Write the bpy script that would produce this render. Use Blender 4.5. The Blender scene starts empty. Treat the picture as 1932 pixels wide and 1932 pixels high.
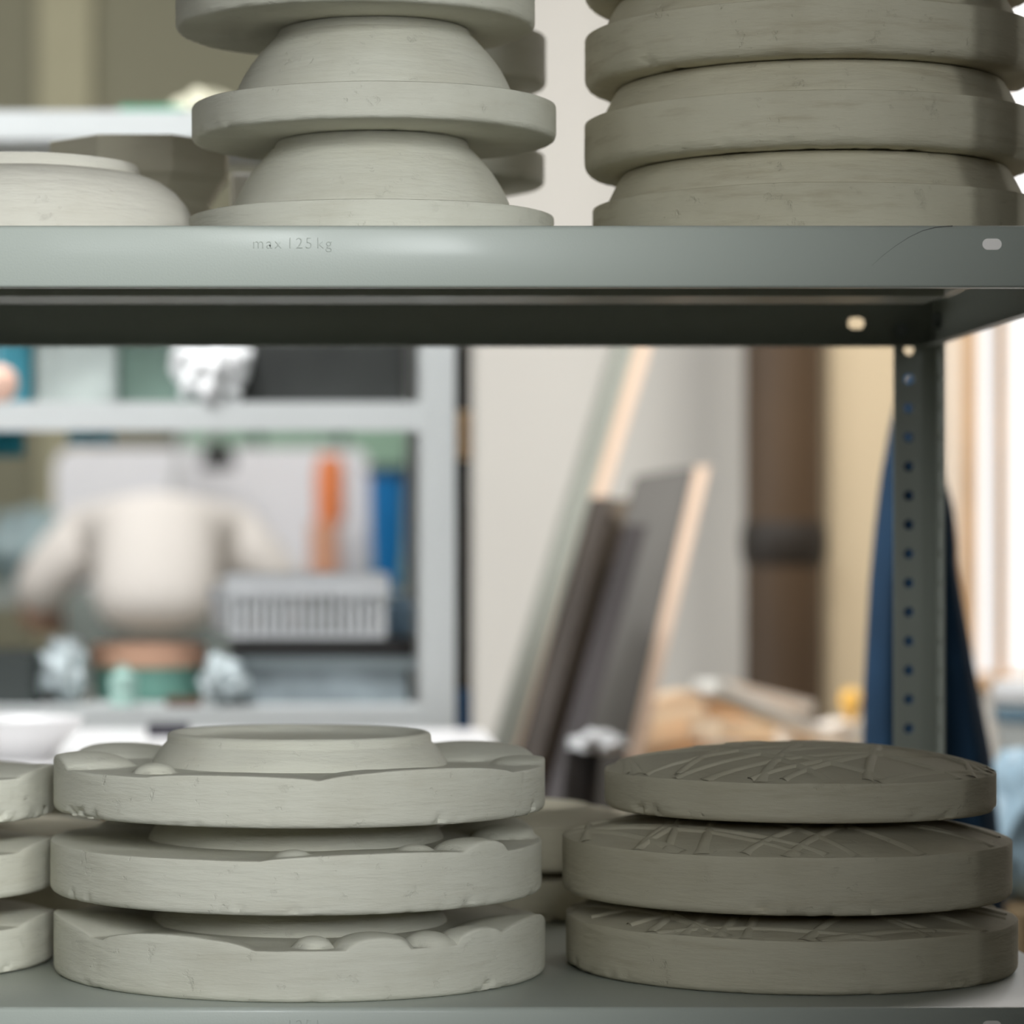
import bpy, bmesh, math, random
from mathutils import Vector, Matrix, noise
random.seed(7)
PI = math.pi
S = bpy.context.scene
C = S.collection

# ------------------------------------------------------------------ camera
F, XP, YH, ZC = 5800.0, 580.0, 1035.0, 0.75          # focal length and principal point in a 1932 px frame, camera height
def X(px, D): return (px - XP) / F * D
def Z(py, D): return ZC + (YH - py) / F * D
cd = bpy.data.cameras.new('camera'); cam = bpy.data.objects.new('camera', cd); C.objects.link(cam)
cam.location = (0, 0, ZC); cam.rotation_euler = (PI/2, 0, 0)
cd.sensor_fit = 'HORIZONTAL'; cd.sensor_width = 36; cd.lens = F/1932*36
cd.shift_x = (966-XP)/1932; cd.shift_y = (YH-966)/1932
cd.clip_start = .02; cd.clip_end = 100
cd.dof.use_dof = True; cd.dof.focus_distance = 1.74; cd.dof.aperture_fstop = 5.2
S.camera = cam
S.view_settings.view_transform = 'Standard'; S.view_settings.look = 'None'
S.view_settings.exposure = 0.0; S.view_settings.gamma = 1; S.view_settings.use_curve_mapping = False
S.cycles.use_denoising = True
S.cycles.max_bounces = 8; S.cycles.diffuse_bounces = 4; S.cycles.glossy_bounces = 4
S.cycles.sample_clamp_indirect = 6

# ------------------------------------------------------------------ world and lights
w = bpy.data.worlds.new('world'); S.world = w; w.use_nodes = True
w.node_tree.nodes['Background'].inputs[0].default_value = (1, .86, .68, 1)
w.node_tree.nodes['Background'].inputs[1].default_value = .014
def area(name, loc, target, sx, sy, power, col, spread=180):
    l = bpy.data.lights.new(name, 'AREA'); l.shape = 'RECTANGLE'; l.size = sx; l.size_y = sy
    l.energy = power; l.color = col; l.spread = math.radians(spread)
    o = bpy.data.objects.new(name, l); C.objects.link(o); o.location = loc
    o.rotation_euler = (Vector(target)-Vector(loc)).to_track_quat('-Z', 'Y').to_euler()
    return o
KEY = (.95, .99, 1.0)
area('daylight_front_right', (.7, -.35, 1.25), (-.46, 1.72, .98), 1.1, .7, 2.35, KEY, 30)      # added softboxes stand for front daylight, beams narrowed to dim the right end
area('daylight_front_middle', (0, -.35, 1.25), (-.35, 1.72, .55), .75, .7, 1.65, KEY, 30)
area('daylight_front_left', (-.7, -.35, 1.25), (.05, 1.72, 1.08), .7, .7, .36, KEY, 36)
area('fill_light_left', (-2.3, 3.6, 1.5), (0, 4.2, .8), 1.2, 1.3, 17, (.95, .98, 1.0), 110)  # added fill from the left for rack and cream wall, no window there
area('window_light_right', (2.15, 4.6, 1.4), (.9, 3.5, .7), 1.2, 1.6, 4, (1.0, .95, .9), 100)
area('fill_light_right', (1.25, 3.5, 2.85), (1.05, 4.9, .9), .9, .5, 20, (1.0, .97, .92), 90)  # added fill from above for the pier, window side and scrap wood
area('fill_light_rack', (-.6, 2.45, 2.85), (-.2, 3.7, .7), 1.2, .5, 25, (.97, .99, 1.0), 84)  # added narrow fill from above, brightens the rack front
area('fill_light_far', (-.6, 5.6, 2.85), (-.5, 8.2, 1.0), 1.8, .8, 38, (1.0, .99, .97), 120)  # added fill from above for the far wall and white board

# ------------------------------------------------------------------ materials
def lin(c):
    return tuple(((v/255)/12.92 if v/255 <= .04045 else ((v/255+.055)/1.055)**2.4) for v in c) + (1,)
MATS = {}
def mat(name, rgb, rough=.6, metal=0, bump=0, bscale=60, var=.06, vscale=9, spec=.5, emit=None, coat=0):
    if name in MATS: return MATS[name]
    m = bpy.data.materials.new(name); m.use_nodes = True; nt = m.node_tree; b = nt.nodes['Principled BSDF']
    base = lin(rgb)
    tc = nt.nodes.new('ShaderNodeTexCoord')
    n = nt.nodes.new('ShaderNodeTexNoise'); n.inputs['Scale'].default_value = vscale; n.inputs['Detail'].default_value = 4
    nt.links.new(tc.outputs['Object'], n.inputs['Vector'])
    r = nt.nodes.new('ShaderNodeValToRGB')
    r.color_ramp.elements[0].position = .3; r.color_ramp.elements[1].position = .7
    r.color_ramp.elements[0].color = tuple(v*(1-var) for v in base[:3])+(1,)
    r.color_ramp.elements[1].color = tuple(min(1, v*(1+var)) for v in base[:3])+(1,)
    nt.links.new(n.outputs['Fac'], r.inputs['Fac']); nt.links.new(r.outputs['Color'], b.inputs['Base Color'])
    b.inputs['Roughness'].default_value = rough; b.inputs['Metallic'].default_value = metal
    b.inputs['Specular IOR Level'].default_value = spec; b.inputs['Coat Weight'].default_value = coat; b.inputs['Coat Roughness'].default_value = .16
    if bump:
        n2 = nt.nodes.new('ShaderNodeTexNoise'); n2.inputs['Scale'].default_value = bscale; n2.inputs['Detail'].default_value = 3
        nt.links.new(tc.outputs['Object'], n2.inputs['Vector'])
        bp = nt.nodes.new('ShaderNodeBump'); bp.inputs['Strength'].default_value = bump; bp.inputs['Distance'].default_value = .001
        nt.links.new(n2.outputs['Fac'], bp.inputs['Height']); nt.links.new(bp.outputs['Normal'], b.inputs['Normal'])
    if emit:
        b.inputs['Emission Color'].default_value = base; b.inputs['Emission Strength'].default_value = emit
    MATS[name] = m; return m

def plaster(name, rgb, stain=(150, 138, 112), stain_amt=.35, pit=.5, streak=.5):
    """cast plaster: turned streaks, pinholes, chips and faint brown smudges"""
    m = bpy.data.materials.new(name); m.use_nodes = True; nt = m.node_tree; b = nt.nodes['Principled BSDF']
    L = nt.links.new; N = nt.nodes.new
    tc = N('ShaderNodeTexCoord'); oi = N('ShaderNodeObjectInfo')
    add = N('ShaderNodeVectorMath'); add.operation = 'ADD'
    rs = N('ShaderNodeVectorMath'); rs.operation = 'SCALE'; rs.inputs[0].default_value = (3.1, 1.7, 2.3)
    L(oi.outputs['Random'], rs.inputs['Scale']); L(tc.outputs['Object'], add.inputs[0]); L(rs.outputs[0], add.inputs[1])
    mp = N('ShaderNodeMapping'); mp.inputs['Scale'].default_value = (1, 1, 9); L(add.outputs[0], mp.inputs['Vector'])
    st = N('ShaderNodeTexNoise'); st.inputs['Scale'].default_value = 14; st.inputs['Detail'].default_value = 6; st.inputs['Roughness'].default_value = .65
    L(mp.outputs[0], st.inputs['Vector'])
    rp = N('ShaderNodeValToRGB'); rp.color_ramp.elements[0].position = .52; rp.color_ramp.elements[1].position = .78
    L(st.outputs['Fac'], rp.inputs['Fac'])
    bl = N('ShaderNodeTexNoise'); bl.inputs['Scale'].default_value = 17; bl.inputs['Detail'].default_value = 5
    L(add.outputs[0], bl.inputs['Vector'])
    rb = N('ShaderNodeValToRGB'); rb.color_ramp.elements[0].position = .45; rb.color_ramp.elements[1].position = .75
    L(bl.outputs['Fac'], rb.inputs['Fac'])
    ml = N('ShaderNodeMath'); ml.operation = 'MULTIPLY'; L(rp.outputs['Color'], ml.inputs[0]); ml.inputs[1].default_value = stain_amt
    m1 = N('ShaderNodeMix'); m1.data_type = 'RGBA'; m1.inputs['A'].default_value = lin(rgb); m1.inputs['B'].default_value = lin(stain)
    L(ml.outputs[0], m1.inputs['Factor'])
    m2 = N('ShaderNodeMix'); m2.data_type = 'RGBA'; m2.blend_type = 'MULTIPLY'; L(m1.outputs['Result'], m2.inputs['A'])
    m2.inputs['B'].default_value = (.80, .78, .74, 1)
    mm = N('ShaderNodeMath'); mm.operation = 'MULTIPLY'; mm.inputs[1].default_value = .55; L(rb.outputs['Color'], mm.inputs[0]); L(mm.outputs[0], m2.inputs['Factor'])
    # pinholes
    vo = N('ShaderNodeTexVoronoi'); vo.inputs['Scale'].default_value = 95; L(add.outputs[0], vo.inputs['Vector'])
    vr = N('ShaderNodeMath'); vr.operation = 'LESS_THAN'; vr.inputs[1].default_value = .12; L(vo.outputs['Distance'], vr.inputs[0])
    gn = N('ShaderNodeTexNoise'); gn.inputs['Scale'].default_value = 30; L(add.outputs[0], gn.inputs['Vector'])
    gt = N('ShaderNodeMath'); gt.operation = 'GREATER_THAN'; gt.inputs[1].default_value = .60; L(gn.outputs['Fac'], gt.inputs[0])
    ph = N('ShaderNodeMath'); ph.operation = 'MULTIPLY'; L(vr.outputs[0], ph.inputs[0]); L(gt.outputs[0], ph.inputs[1])
    L(m2.outputs['Result'], b.inputs['Base Color'])
    b.inputs['Roughness'].default_value = .82; b.inputs['Specular IOR Level'].default_value = .25
    # bump: streaks + chips + grain - pinholes
    mp2 = N('ShaderNodeMapping'); mp2.inputs['Scale'].default_value = (1, 1, 6); L(add.outputs[0], mp2.inputs['Vector'])
    s2 = N('ShaderNodeTexNoise'); s2.inputs['Scale'].default_value = 40; s2.inputs['Detail'].default_value = 7; s2.inputs['Roughness'].default_value = .6
    L(mp2.outputs[0], s2.inputs['Vector'])
    ch = N('ShaderNodeTexNoise'); ch.inputs['Scale'].default_value = 85; ch.inputs['Detail'].default_value = 6; ch.inputs['Roughness'].default_value = .7
    L(add.outputs[0], ch.inputs['Vector'])
    cr = N('ShaderNodeValToRGB'); cr.color_ramp.elements[0].position = .61; cr.color_ramp.elements[1].position = .74; L(ch.outputs['Fac'], cr.inputs['Fac'])
    a1 = N('ShaderNodeMath'); a1.operation = 'MULTIPLY_ADD'; L(cr.outputs['Color'], a1.inputs[0]); a1.inputs[1].default_value = -pit*.9; L(s2.outputs['Fac'], a1.inputs[2])
    a2 = N('ShaderNodeMath'); a2.operation = 'MULTIPLY_ADD'; L(ph.outputs[0], a2.inputs[0]); a2.inputs[1].default_value = -1.2; L(a1.outputs[0], a2.inputs[2])
    bp = N('ShaderNodeBump'); bp.inputs['Strength'].default_value = min(1, streak*2); bp.inputs['Distance'].default_value = .0014
    L(a2.outputs[0], bp.inputs['Height']); L(bp.outputs['Normal'], b.inputs['Normal'])
    return m
PL = plaster('pale_plaster', (208, 206, 192), stain_amt=.15, streak=.4)
PLD = plaster('worn_plaster', (212, 206, 184), stain=(150, 132, 98), stain_amt=.45, streak=.45)
PLG = plaster('grey_plaster', (190, 184, 164), stain=(140, 124, 96), stain_amt=.35, streak=.4)
METAL = mat('grey_green_paint', (172, 178, 170), .46, bump=.10, bscale=900, var=.015, vscale=3, spec=.5, coat=.15)
METALF = mat('light_grey_paint', (205, 208, 207), .4, var=.02)

# ------------------------------------------------------------------ builders
def link(o, parent=None):
    C.objects.link(o)
    if parent: o.parent = parent
    return o
def tag(o, label=None, cat=None, group=None, kind=None):
    if label: o['label'] = label
    if cat: o['category'] = cat
    if group: o['group'] = group
    if kind: o['kind'] = kind
    return o
def empty(name, loc, label, cat, group=None, rz=0):
    o = bpy.data.objects.new(name, None); o.empty_display_size = .05
    C.objects.link(o); o.location = loc; o.rotation_euler = (0, 0, rz)
    return tag(o, label, cat, group)
def obj(name, bm, m, parent=None, loc=(0, 0, 0), smooth=False, bevel=0, subsurf=0):
    me = bpy.data.meshes.new(name)
    bmesh.ops.recalc_face_normals(bm, faces=bm.faces)
    bm.to_mesh(me); bm.free(); me.materials.append(m)
    if smooth:
        me.polygons.foreach_set('use_smooth', [True]*len(me.polygons))
    o = bpy.data.objects.new(name, me); link(o, parent); o.location = loc
    if bevel:
        b = o.modifiers.new('bevel', 'BEVEL'); b.width = bevel; b.segments = 3; b.limit_method = 'ANGLE'; b.angle_limit = .6
    if subsurf:
        s = o.modifiers.new('sub', 'SUBSURF'); s.levels = subsurf; s.render_levels = subsurf
    if smooth:
        es = set(); 
        try: me.set_sharp_from_angle(angle=math.radians(38))
        except Exception: pass
    return o
def box(bm, x0, x1, y0, y1, z0, z1, M=None):
    v = [bm.verts.new(p) for p in ((x0,y0,z0),(x1,y0,z0),(x1,y1,z0),(x0,y1,z0),(x0,y0,z1),(x1,y0,z1),(x1,y1,z1),(x0,y1,z1))]
    if M is not None:
        for q in v: q.co = M @ q.co
    for f in ((0,3,2,1),(4,5,6,7),(0,1,5,4),(1,2,6,5),(2,3,7,6),(3,0,4,7)): bm.faces.new([v[i] for i in f])
    return v
def bx(*a, M=None):
    bm = bmesh.new(); box(bm, *a, M=M); return bm
def tube(bm, pts, r, n=10, caps=True):
    pts = [Vector(p) for p in pts]; rr = r if isinstance(r, (list, tuple)) else [r]*len(pts); rings = []
    for i, p in enumerate(pts):
        d = (pts[min(i+1, len(pts)-1)]-pts[max(i-1, 0)]).normalized()
        u = d.orthogonal().normalized() if i == 0 else (u - d*u.dot(d)).normalized()
        v = d.cross(u)
        rings.append([bm.verts.new(p+(u*math.cos(2*PI*k/n)+v*math.sin(2*PI*k/n))*rr[i]) for k in range(n)])
    for a, b in zip(rings, rings[1:]):
        for k in range(n): bm.faces.new((a[k], a[(k+1)%n], b[(k+1)%n], b[k]))
    if caps:
        bm.faces.new(rings[0][::-1]); bm.faces.new(rings[-1])
    return bm
def lathe(prof, n=128, wob=None):
    """closed solid of revolution from (r,z) pairs; r=0 at an end becomes a pole"""
    bm = bmesh.new(); rings = []
    for r, z in prof:
        if r < 1e-6: rings.append(bm.verts.new((0, 0, z)))
        else:
            ring = []
            for k in range(n):
                a = 2*PI*k/n; x, y, zz = r*math.cos(a), r*math.sin(a), z
                if wob: x, y, zz = wob(x, y, zz)
                ring.append(bm.verts.new((x, y, zz)))
            rings.append(ring)
    for a, b in zip(rings, rings[1:]):
        if isinstance(a, bmesh.types.BMVert) and isinstance(b, bmesh.types.BMVert): continue
        if isinstance(a, bmesh.types.BMVert):
            for k in range(n): bm.faces.new((a, b[k], b[(k+1)%n]))
        elif isinstance(b, bmesh.types.BMVert):
            for k in range(n): bm.faces.new((a[(k+1)%n], a[k], b))
        else:
            for k in range(n): bm.faces.new((a[k], a[(k+1)%n], b[(k+1)%n], b[k]))
    return bm
def chips(seed, amt=.0006, sag=.0004):
    o = Vector((seed*7.3, seed*3.1, seed*5.7))
    def f(x, y, z):
        r = math.hypot(x, y); p = Vector((x, y, z))
        e = noise.noise(p*150+o); d = noise.noise(p*28+o)
        low = 1 if z < .006 else .18
        c = max(0, e*max(0, d+.22)*4-(.10 if z < .006 else .25))*low
        k = 1-(amt*c*(2.6 if z < .006 else 1.6) + .0003*abs(noise.noise(p*9+o)))/max(r, .01)
        return x*k, y*k, z+sag*noise.noise(Vector((x, y, 0))*18+o)+(amt*c*1.2 if z < .003 else 0)
    return f
def rim_profile(R, t, e0=.0035, e1=.0015, rows=5):
    """outer side of a turned disc from the bottom up to its top edge"""
    p = [(0, 0), (R*.5, 0), (R-e0*1.6, 0)]
    for a in (20, 45, 70, 90): p.append((R-e0+e0*math.sin(math.radians(a)), e0-e0*math.cos(math.radians(a))))
    for i in range(1, rows): p.append((R, e0+(t-e0-e1)*i/rows))
    for a in (0, 45, 90): p.append((R-e1+e1*math.cos(math.radians(a)), t-e1+e1*math.sin(math.radians(a))))
    return p
def crumple(rx, ry, rz, seed, amp=.35, freq=2.2, sub=4):
    bm = bmesh.new(); bmesh.ops.create_icosphere(bm, subdivisions=sub, radius=1); o = Vector((seed*3.3, seed, seed*1.7))
    for v in bm.verts:
        c = v.co.copy(); k = 1+amp*noise.noise(c*freq+o)+amp*.4*abs(noise.noise(c*freq*3+o))
        v.co = Vector((c.x*rx*k, c.y*ry*k, max(-.98, c.z*k)*rz))
    return bm
def rbox(w, d, h, r, n=6):
    """box with rounded vertical corners, standing on z=0"""
    bm = bmesh.new(); pts = []
    for cx, cy, a0 in ((w/2-r, d/2-r, 0), (-w/2+r, d/2-r, 90), (-w/2+r, -d/2+r, 180), (w/2-r, -d/2+r, 270)):
        for k in range(n+1):
            a = math.radians(a0+90*k/n); pts.append((cx+r*math.cos(a), cy+r*math.sin(a)))
    lo = [bm.verts.new((x, y, 0)) for x, y in pts]; hi = [bm.verts.new((x, y, h)) for x, y in pts]
    m = len(pts)
    for k in range(m): bm.faces.new((lo[k], lo[(k+1)%m], hi[(k+1)%m], hi[k]))
    bm.faces.new(lo[::-1]); bm.faces.new(hi); return bm

# ------------------------------------------------------------------ the room
def struct(name, bm, m): return tag(obj(name, bm, m), kind='structure')
WCREAM = mat('cream_wall_paint', (193, 190, 184), .85, var=.02, vscale=1.5)
WOLIVE = mat('olive_grey_wall', (134, 132, 112), .85, var=.05, vscale=1.2)
struct('floor', bx(-3.2, 3.2, -1.6, 8.4, -.1, 0), mat('concrete_floor', (140, 134, 122), .6, bump=.1, var=.12, vscale=4))
struct('ceiling', bx(-3.2, 3.2, -1.6, 8.4, 3.0, 3.1), mat('ceiling_paint', (215, 212, 204), .9))
struct('wall_left', bx(-3.2, -3.1, -1.6, 8.4, 0, 3.0), WCREAM)
struct('wall_right', bx(3.1, 3.2, -1.6, 5.0, 0, 3.0), WCREAM)
struct('wall_far', bx(-3.1, .5, 8.2, 8.3, 0, 3.0), WOLIVE)
YW = 5.0
xa, xw = X(893, YW), X(1783, YW)
struct('wall_middle', bx(xa, xw, YW, YW+.12, 0, 3.0), WCREAM)
struct('wall_return', bx(xa, xa+.12, YW+.12, 8.2, 0, 3.0), WCREAM)
struct('trim_1', bx(X(70, 8.1), X(172, 8.1), 8.12, 8.2, 0, 3.0), mat('cream_pilaster', (168, 164, 138), .8, var=.03))
# window in the middle wall, right side: sill wall, frame, mullions, glass, bright overcast outside
zs = Z(1298, YW)
struct('wall_sill', bx(xw, 3.1, YW, YW+.12, 0, zs), WCREAM)
struct('wall_lintel', bx(xw, 3.1, YW, YW+.12, 2.4, 3.0), WCREAM)
wf = bmesh.new(); FR = mat('tan_wood_frame', (206, 170, 130), .5, var=.08)
box(wf, xw, X(1812, YW), YW-.01, YW+.1, zs, 2.4)
box(wf, 3.02, 3.1, YW-.01, YW+.1, zs, 2.4); box(wf, xw, 3.1, YW-.01, YW+.1, zs, zs+.02); box(wf, xw, 3.1, YW-.01, YW+.1, 2.36, 2.4)
w1 = struct('window_1', wf, FR)
fr = bmesh.new()
for a, b in ((1818, 1846),): box(fr, X(a, YW), X(b, YW), YW+.0, YW+.08, zs+.02, 2.36)
box(fr, X(1892, YW), X(1906, YW), YW+.02, YW+.07, zs+.02, 2.36)
for q in range(3): box(fr, X(2080+q*300, YW), X(2094+q*300, YW), YW+.02, YW+.07, zs+.02, 2.36)
obj('mullion', fr, FR, w1)
gm = bpy.data.materials.new('window_glass'); gm.use_nodes = True; g = gm.node_tree.nodes['Principled BSDF']
g.inputs['Base Color'].default_value = (1, 1, 1, 1); g.inputs['Roughness'].default_value = 0; g.inputs['Transmission Weight'].default_value = 1; g.inputs['IOR'].default_value = 1.05
obj('pane', bx(xw+.01, 3.05, YW+.045, YW+.048, zs+.01, 2.38), gm, w1)
sk = bpy.data.materials.new('overcast_sky'); sk.use_nodes = True; nt = sk.node_tree; nt.nodes.remove(nt.nodes['Principled BSDF'])
em = nt.nodes.new('ShaderNodeEmission'); em.inputs[0].default_value = (1, .985, .97, 1); em.inputs[1].default_value = 1.25
nt.links.new(em.outputs[0], nt.nodes['Material Output'].inputs[0])
struct('sky_backdrop', bx(xa+.4, 6, 7.2, 7.25, -.5, 4.5), sk)
struct('window_2', bx(xw-.012, X(1800, YW), YW-.05, YW-.012, 0, 2.6), mat('peach_reveal', (236, 222, 206), .7, var=.01))

# ------------------------------------------------------------------ the near shelving unit
Y1 = 1.694; Y2 = 2.2; XR = .447; XL = -.553; LIP = .0330
ZU = ZC + (YH-427)/F*Y1; ZL = ZC - (1902-YH)/F*Y1
unit = empty('metal_shelving_unit', (0, 0, 0), 'grey-green painted metal shelving unit in front, holding all the sharp plaster moulds', 'shelving unit')
def cell_plate(bm, u0, u1, v0, v1, cu, cv, ru, rv, place, n=24, slot=0):
    """rectangle with one round or oblong hole; place(u,v) gives the 3D point"""
    hole = []; rim = []
    for k in range(n):
        a = 2*PI*k/n+PI/4; c, s = math.cos(a), math.sin(a)
        hole.append((cu+ru*c+(slot if c > 1e-6 else -slot if c < -1e-6 else 0), cv+rv*s))
        m = max(abs(c), abs(s)); x, y = c/m, s/m
        rim.append((cu+(x*(u1-cu) if x > 0 else x*(cu-u0)), cv+(y*(v1-cv) if y > 0 else y*(cv-v0))))
    hv = [bm.verts.new(place(*p)) for p in hole]; rv_ = [bm.verts.new(place(*p)) for p in rim]
    for k in range(n): bm.faces.new((hv[k], rv_[k], rv_[(k+1)%n], hv[(k+1)%n]))
def quad(bm, *p): bm.faces.new([bm.verts.new(q) for q in p])
def solid(o, t):
    s = o.modifiers.new('sheet', 'SOLIDIFY'); s.thickness = t; s.offset = 0; return o
def shelf(zt, slot_px):
    bm = bmesh.new(); T = .0011; r = .0022
    # sheet top with rounded front edge, lip, return fold
    y = Y1; prof = []
    prof += [(Y2-.001, zt), (y+r, zt)]
    for a in (30, 60, 90): prof.append((y+r-r*math.sin(math.radians(a)), zt-r+r*math.cos(math.radians(a))))
    prof += [(y, zt-LIP+.001), (y+.0006, zt-LIP), (y+.011, zt-LIP), (y+.012, zt-LIP+.001), (y+.012, zt-LIP+.006)]
    pts = [[(xx, a, b) for xx in (XL, XR)] for a, b in prof]
    rows = [[bm.verts.new(q) for q in p] for p in pts]
    for a, b in zip(rows, rows[1:]): bm.faces.new((a[0], a[1], b[1], b[0]))
    o = obj('shelf_board', bm, METAL, unit, smooth=True); solid(o, T)
    # back flange with round holes, left and right flanges
    bf = bmesh.new(); yb = Y2; zb = zt-LIP
    hx = X(1615, Y2); hz = Z(610, Y2)-ZU+zt
    xs = [hx]; e = .012; last = XL
    for c in xs:
        if c < XL+.03: continue
        quad(bf, (last, yb, zb), (c-e, yb, zb), (c-e, yb, zt), (last, yb, zt))
        cell_plate(bf, c-e, c+e, zb, zt, c, hz, .0042, .0042, lambda u, v: (u, yb, v), slot=.0018); last = c+e
    quad(bf, (last, yb, zb), (XR, yb, zb), (XR, yb, zt), (last, yb, zt))
    quad(bf, (XL, yb, zb), (XR, yb, zb), (XR, yb-.010, zb), (XL, yb-.010, zb))
    bmesh.ops.remove_doubles(bf, verts=bf.verts, dist=1e-5)
    solid(obj('back_flange', bf, METAL, o), T)
    for s, xx in ((-1, XL), (1, XR)):
        sf = bmesh.new(); quad(sf, (xx, Y1+.002, zb), (xx, Y2, zb), (xx, Y2, zt-.001), (xx, Y1+.002, zt-.001))
        quad(sf, (xx, Y1+.012, zb), (xx, Y2-.01, zb), (xx-s*.008, Y2-.01, zb), (xx-s*.008, Y1+.012, zb))
        bmesh.ops.remove_doubles(sf, verts=sf.verts, dist=1e-5)
        solid(obj('side_flange', sf, METAL, o), T)
    rb = bmesh.new()   # folded stiffener under the board
    pr = [(1.935, zt-.001), (1.942, zt-.0176), (2.004, zt-.0176), (2.011, zt-.001)]
    for (a, b), (c, d) in zip(pr, pr[1:]): quad(rb, (XL+.01, a, b), (XR-.045, a, b), (XR-.045, c, d), (XL+.01, c, d))
    bmesh.ops.remove_doubles(rb, verts=rb.verts, dist=1e-5)
    solid(obj('stiffener', rb, METAL, o), T)
    # oblong lip hole, the bright reflection in it built as a white inset
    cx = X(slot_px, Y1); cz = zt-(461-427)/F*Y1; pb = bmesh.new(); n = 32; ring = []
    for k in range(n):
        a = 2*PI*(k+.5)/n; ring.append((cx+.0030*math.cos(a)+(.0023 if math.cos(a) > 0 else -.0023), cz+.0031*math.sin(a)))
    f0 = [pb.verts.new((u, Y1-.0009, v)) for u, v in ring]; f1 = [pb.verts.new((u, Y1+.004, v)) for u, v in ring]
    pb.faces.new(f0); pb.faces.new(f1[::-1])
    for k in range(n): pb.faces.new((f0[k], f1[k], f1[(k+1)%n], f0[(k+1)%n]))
    tag(obj('slot_reflection', pb, mat('slot_reflection_white', (252, 246, 240), .45, var=.0), o), 'small oblong lip hole, its bright reflection built as a white inset')
    return o
up = shelf(ZU, 1871); lo = shelf(ZL, 1871)
tag(up, 'upper shelf with dark curved scratch on its front lip'); tag(lo, 'lower shelf at the bottom of the picture')
def emboss(zt, py, parent):
    for word, px in (('max', 476), ('125', 540), ('kg', 597)):
        c = bpy.data.curves.new('embossed_text', 'FONT'); c.body = word; c.size = .0088; c.extrude = .00015; c.bevel_depth = .00016; c.bevel_resolution = 2
        c.space_character = 1.18; c.offset = -.00028
        o = bpy.data.objects.new('embossed_text', c); link(o, parent); c.materials.append(METAL)
        bpy.context.view_layer.update(); dg = bpy.context.evaluated_depsgraph_get()
        me = bpy.data.meshes.new_from_object(o.evaluated_get(dg)); bpy.data.objects.remove(o); o = bpy.data.objects.new('embossed_text', me); link(o, parent)
        o.location = (X(px, Y1), Y1-.00065, zt-(py-427)/F*Y1); o.rotation_euler = (PI/2, 0, 0)
emboss(ZU, 469, up); emboss(ZL, 469, lo)
# scratch
sc = bmesh.new(); sp = [(1645, 500), (1665, 482), (1690, 463), (1715, 447), (1740, 435), (1765, 428.5), (1785, 426.5), (1797, 426)]
pv = []
for i, (a, b) in enumerate(sp):
    wd = .00004+.00022*i/(len(sp)-1); pv.append((sc.verts.new((X(a, Y1), Y1-.00062-(.00002), Z(b+.6, Y1)+wd)), sc.verts.new((X(a, Y1), Y1-.00062, Z(b+.6, Y1)-wd))))
for a, b in zip(pv, pv[1:]): sc.faces.new((a[0], b[0], b[1], a[1]))
tag(obj('scratch', sc, mat('bare_scratch', (38, 36, 30), .5), up), 'thin dark curved scratch')
# four perforated angle posts
def post(xc, yc, sx, sy):
    """L profile: corner at xc,yc; flanges run towards sx (in x) and sy (in y)"""
    bm = bmesh.new(); wd = .030; pitch = 55/F*Y2; z0, z1 = 0.0, 1.42; z = Z(770, Y2)
    zz = [z+pitch*k for k in range(-60, 60) if z0+.01 < z+pitch*k < z1-.01]
    for kind in (0, 1):
        last = z0
        for h in zz:
            pl = (lambda u, v: (xc+sx*u, yc, v)) if kind == 0 else (lambda u, v: (xc, yc+sy*u, v))
            a, b = h-pitch/2, h+pitch/2
            if h == zz[0]: quad(bm, pl(0, z0), pl(wd, z0), pl(wd, a), pl(0, a))
            cu = wd*.64
            cell_plate(bm, 0, wd, a, b, cu, h, .0038, .0038, pl, n=16)
            if h == zz[-1]: quad(bm, pl(0, b), pl(wd, b), pl(wd, z1), pl(0, z1))
    bmesh.ops.remove_doubles(bm, verts=bm.verts, dist=1e-5)
    o = obj('post', bm, METAL, unit); solid(o, .0016)
    return o
g_ = .003
pr_ = post(XR+g_, Y2+.0025, -1, -1); post(XR+g_, Y1-.003, -1, 1) if False else None
post(XL-g_, Y2+.0025, 1, -1)
post(XL-g_, Y1-.003, 1, 1)
def front_right():
    return post(XR+g_, Y1-.003, -1, 1)
front_right()
for px, py in ((1716, 617), (1782, 605)):
    D = 2.165; bb = bmesh.new()
    bmesh.ops.create_cone(bb, cap_ends=True, segments=6, radius1=.006, radius2=.006, depth=.004, matrix=Matrix.Translation((X(px, D), Y2-.004, Z(py, D)) if px < 1750 else (XR-.003, 2.17, Z(py, D))) @ Matrix.Rotation(PI/2, 4, 'X' if px < 1750 else 'Y'))
    tag(obj('bolt', bb, mat('zinc_bolt', (150, 156, 158), .3, metal=.8), unit), 'zinc hex bolt in the back corner')

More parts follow.
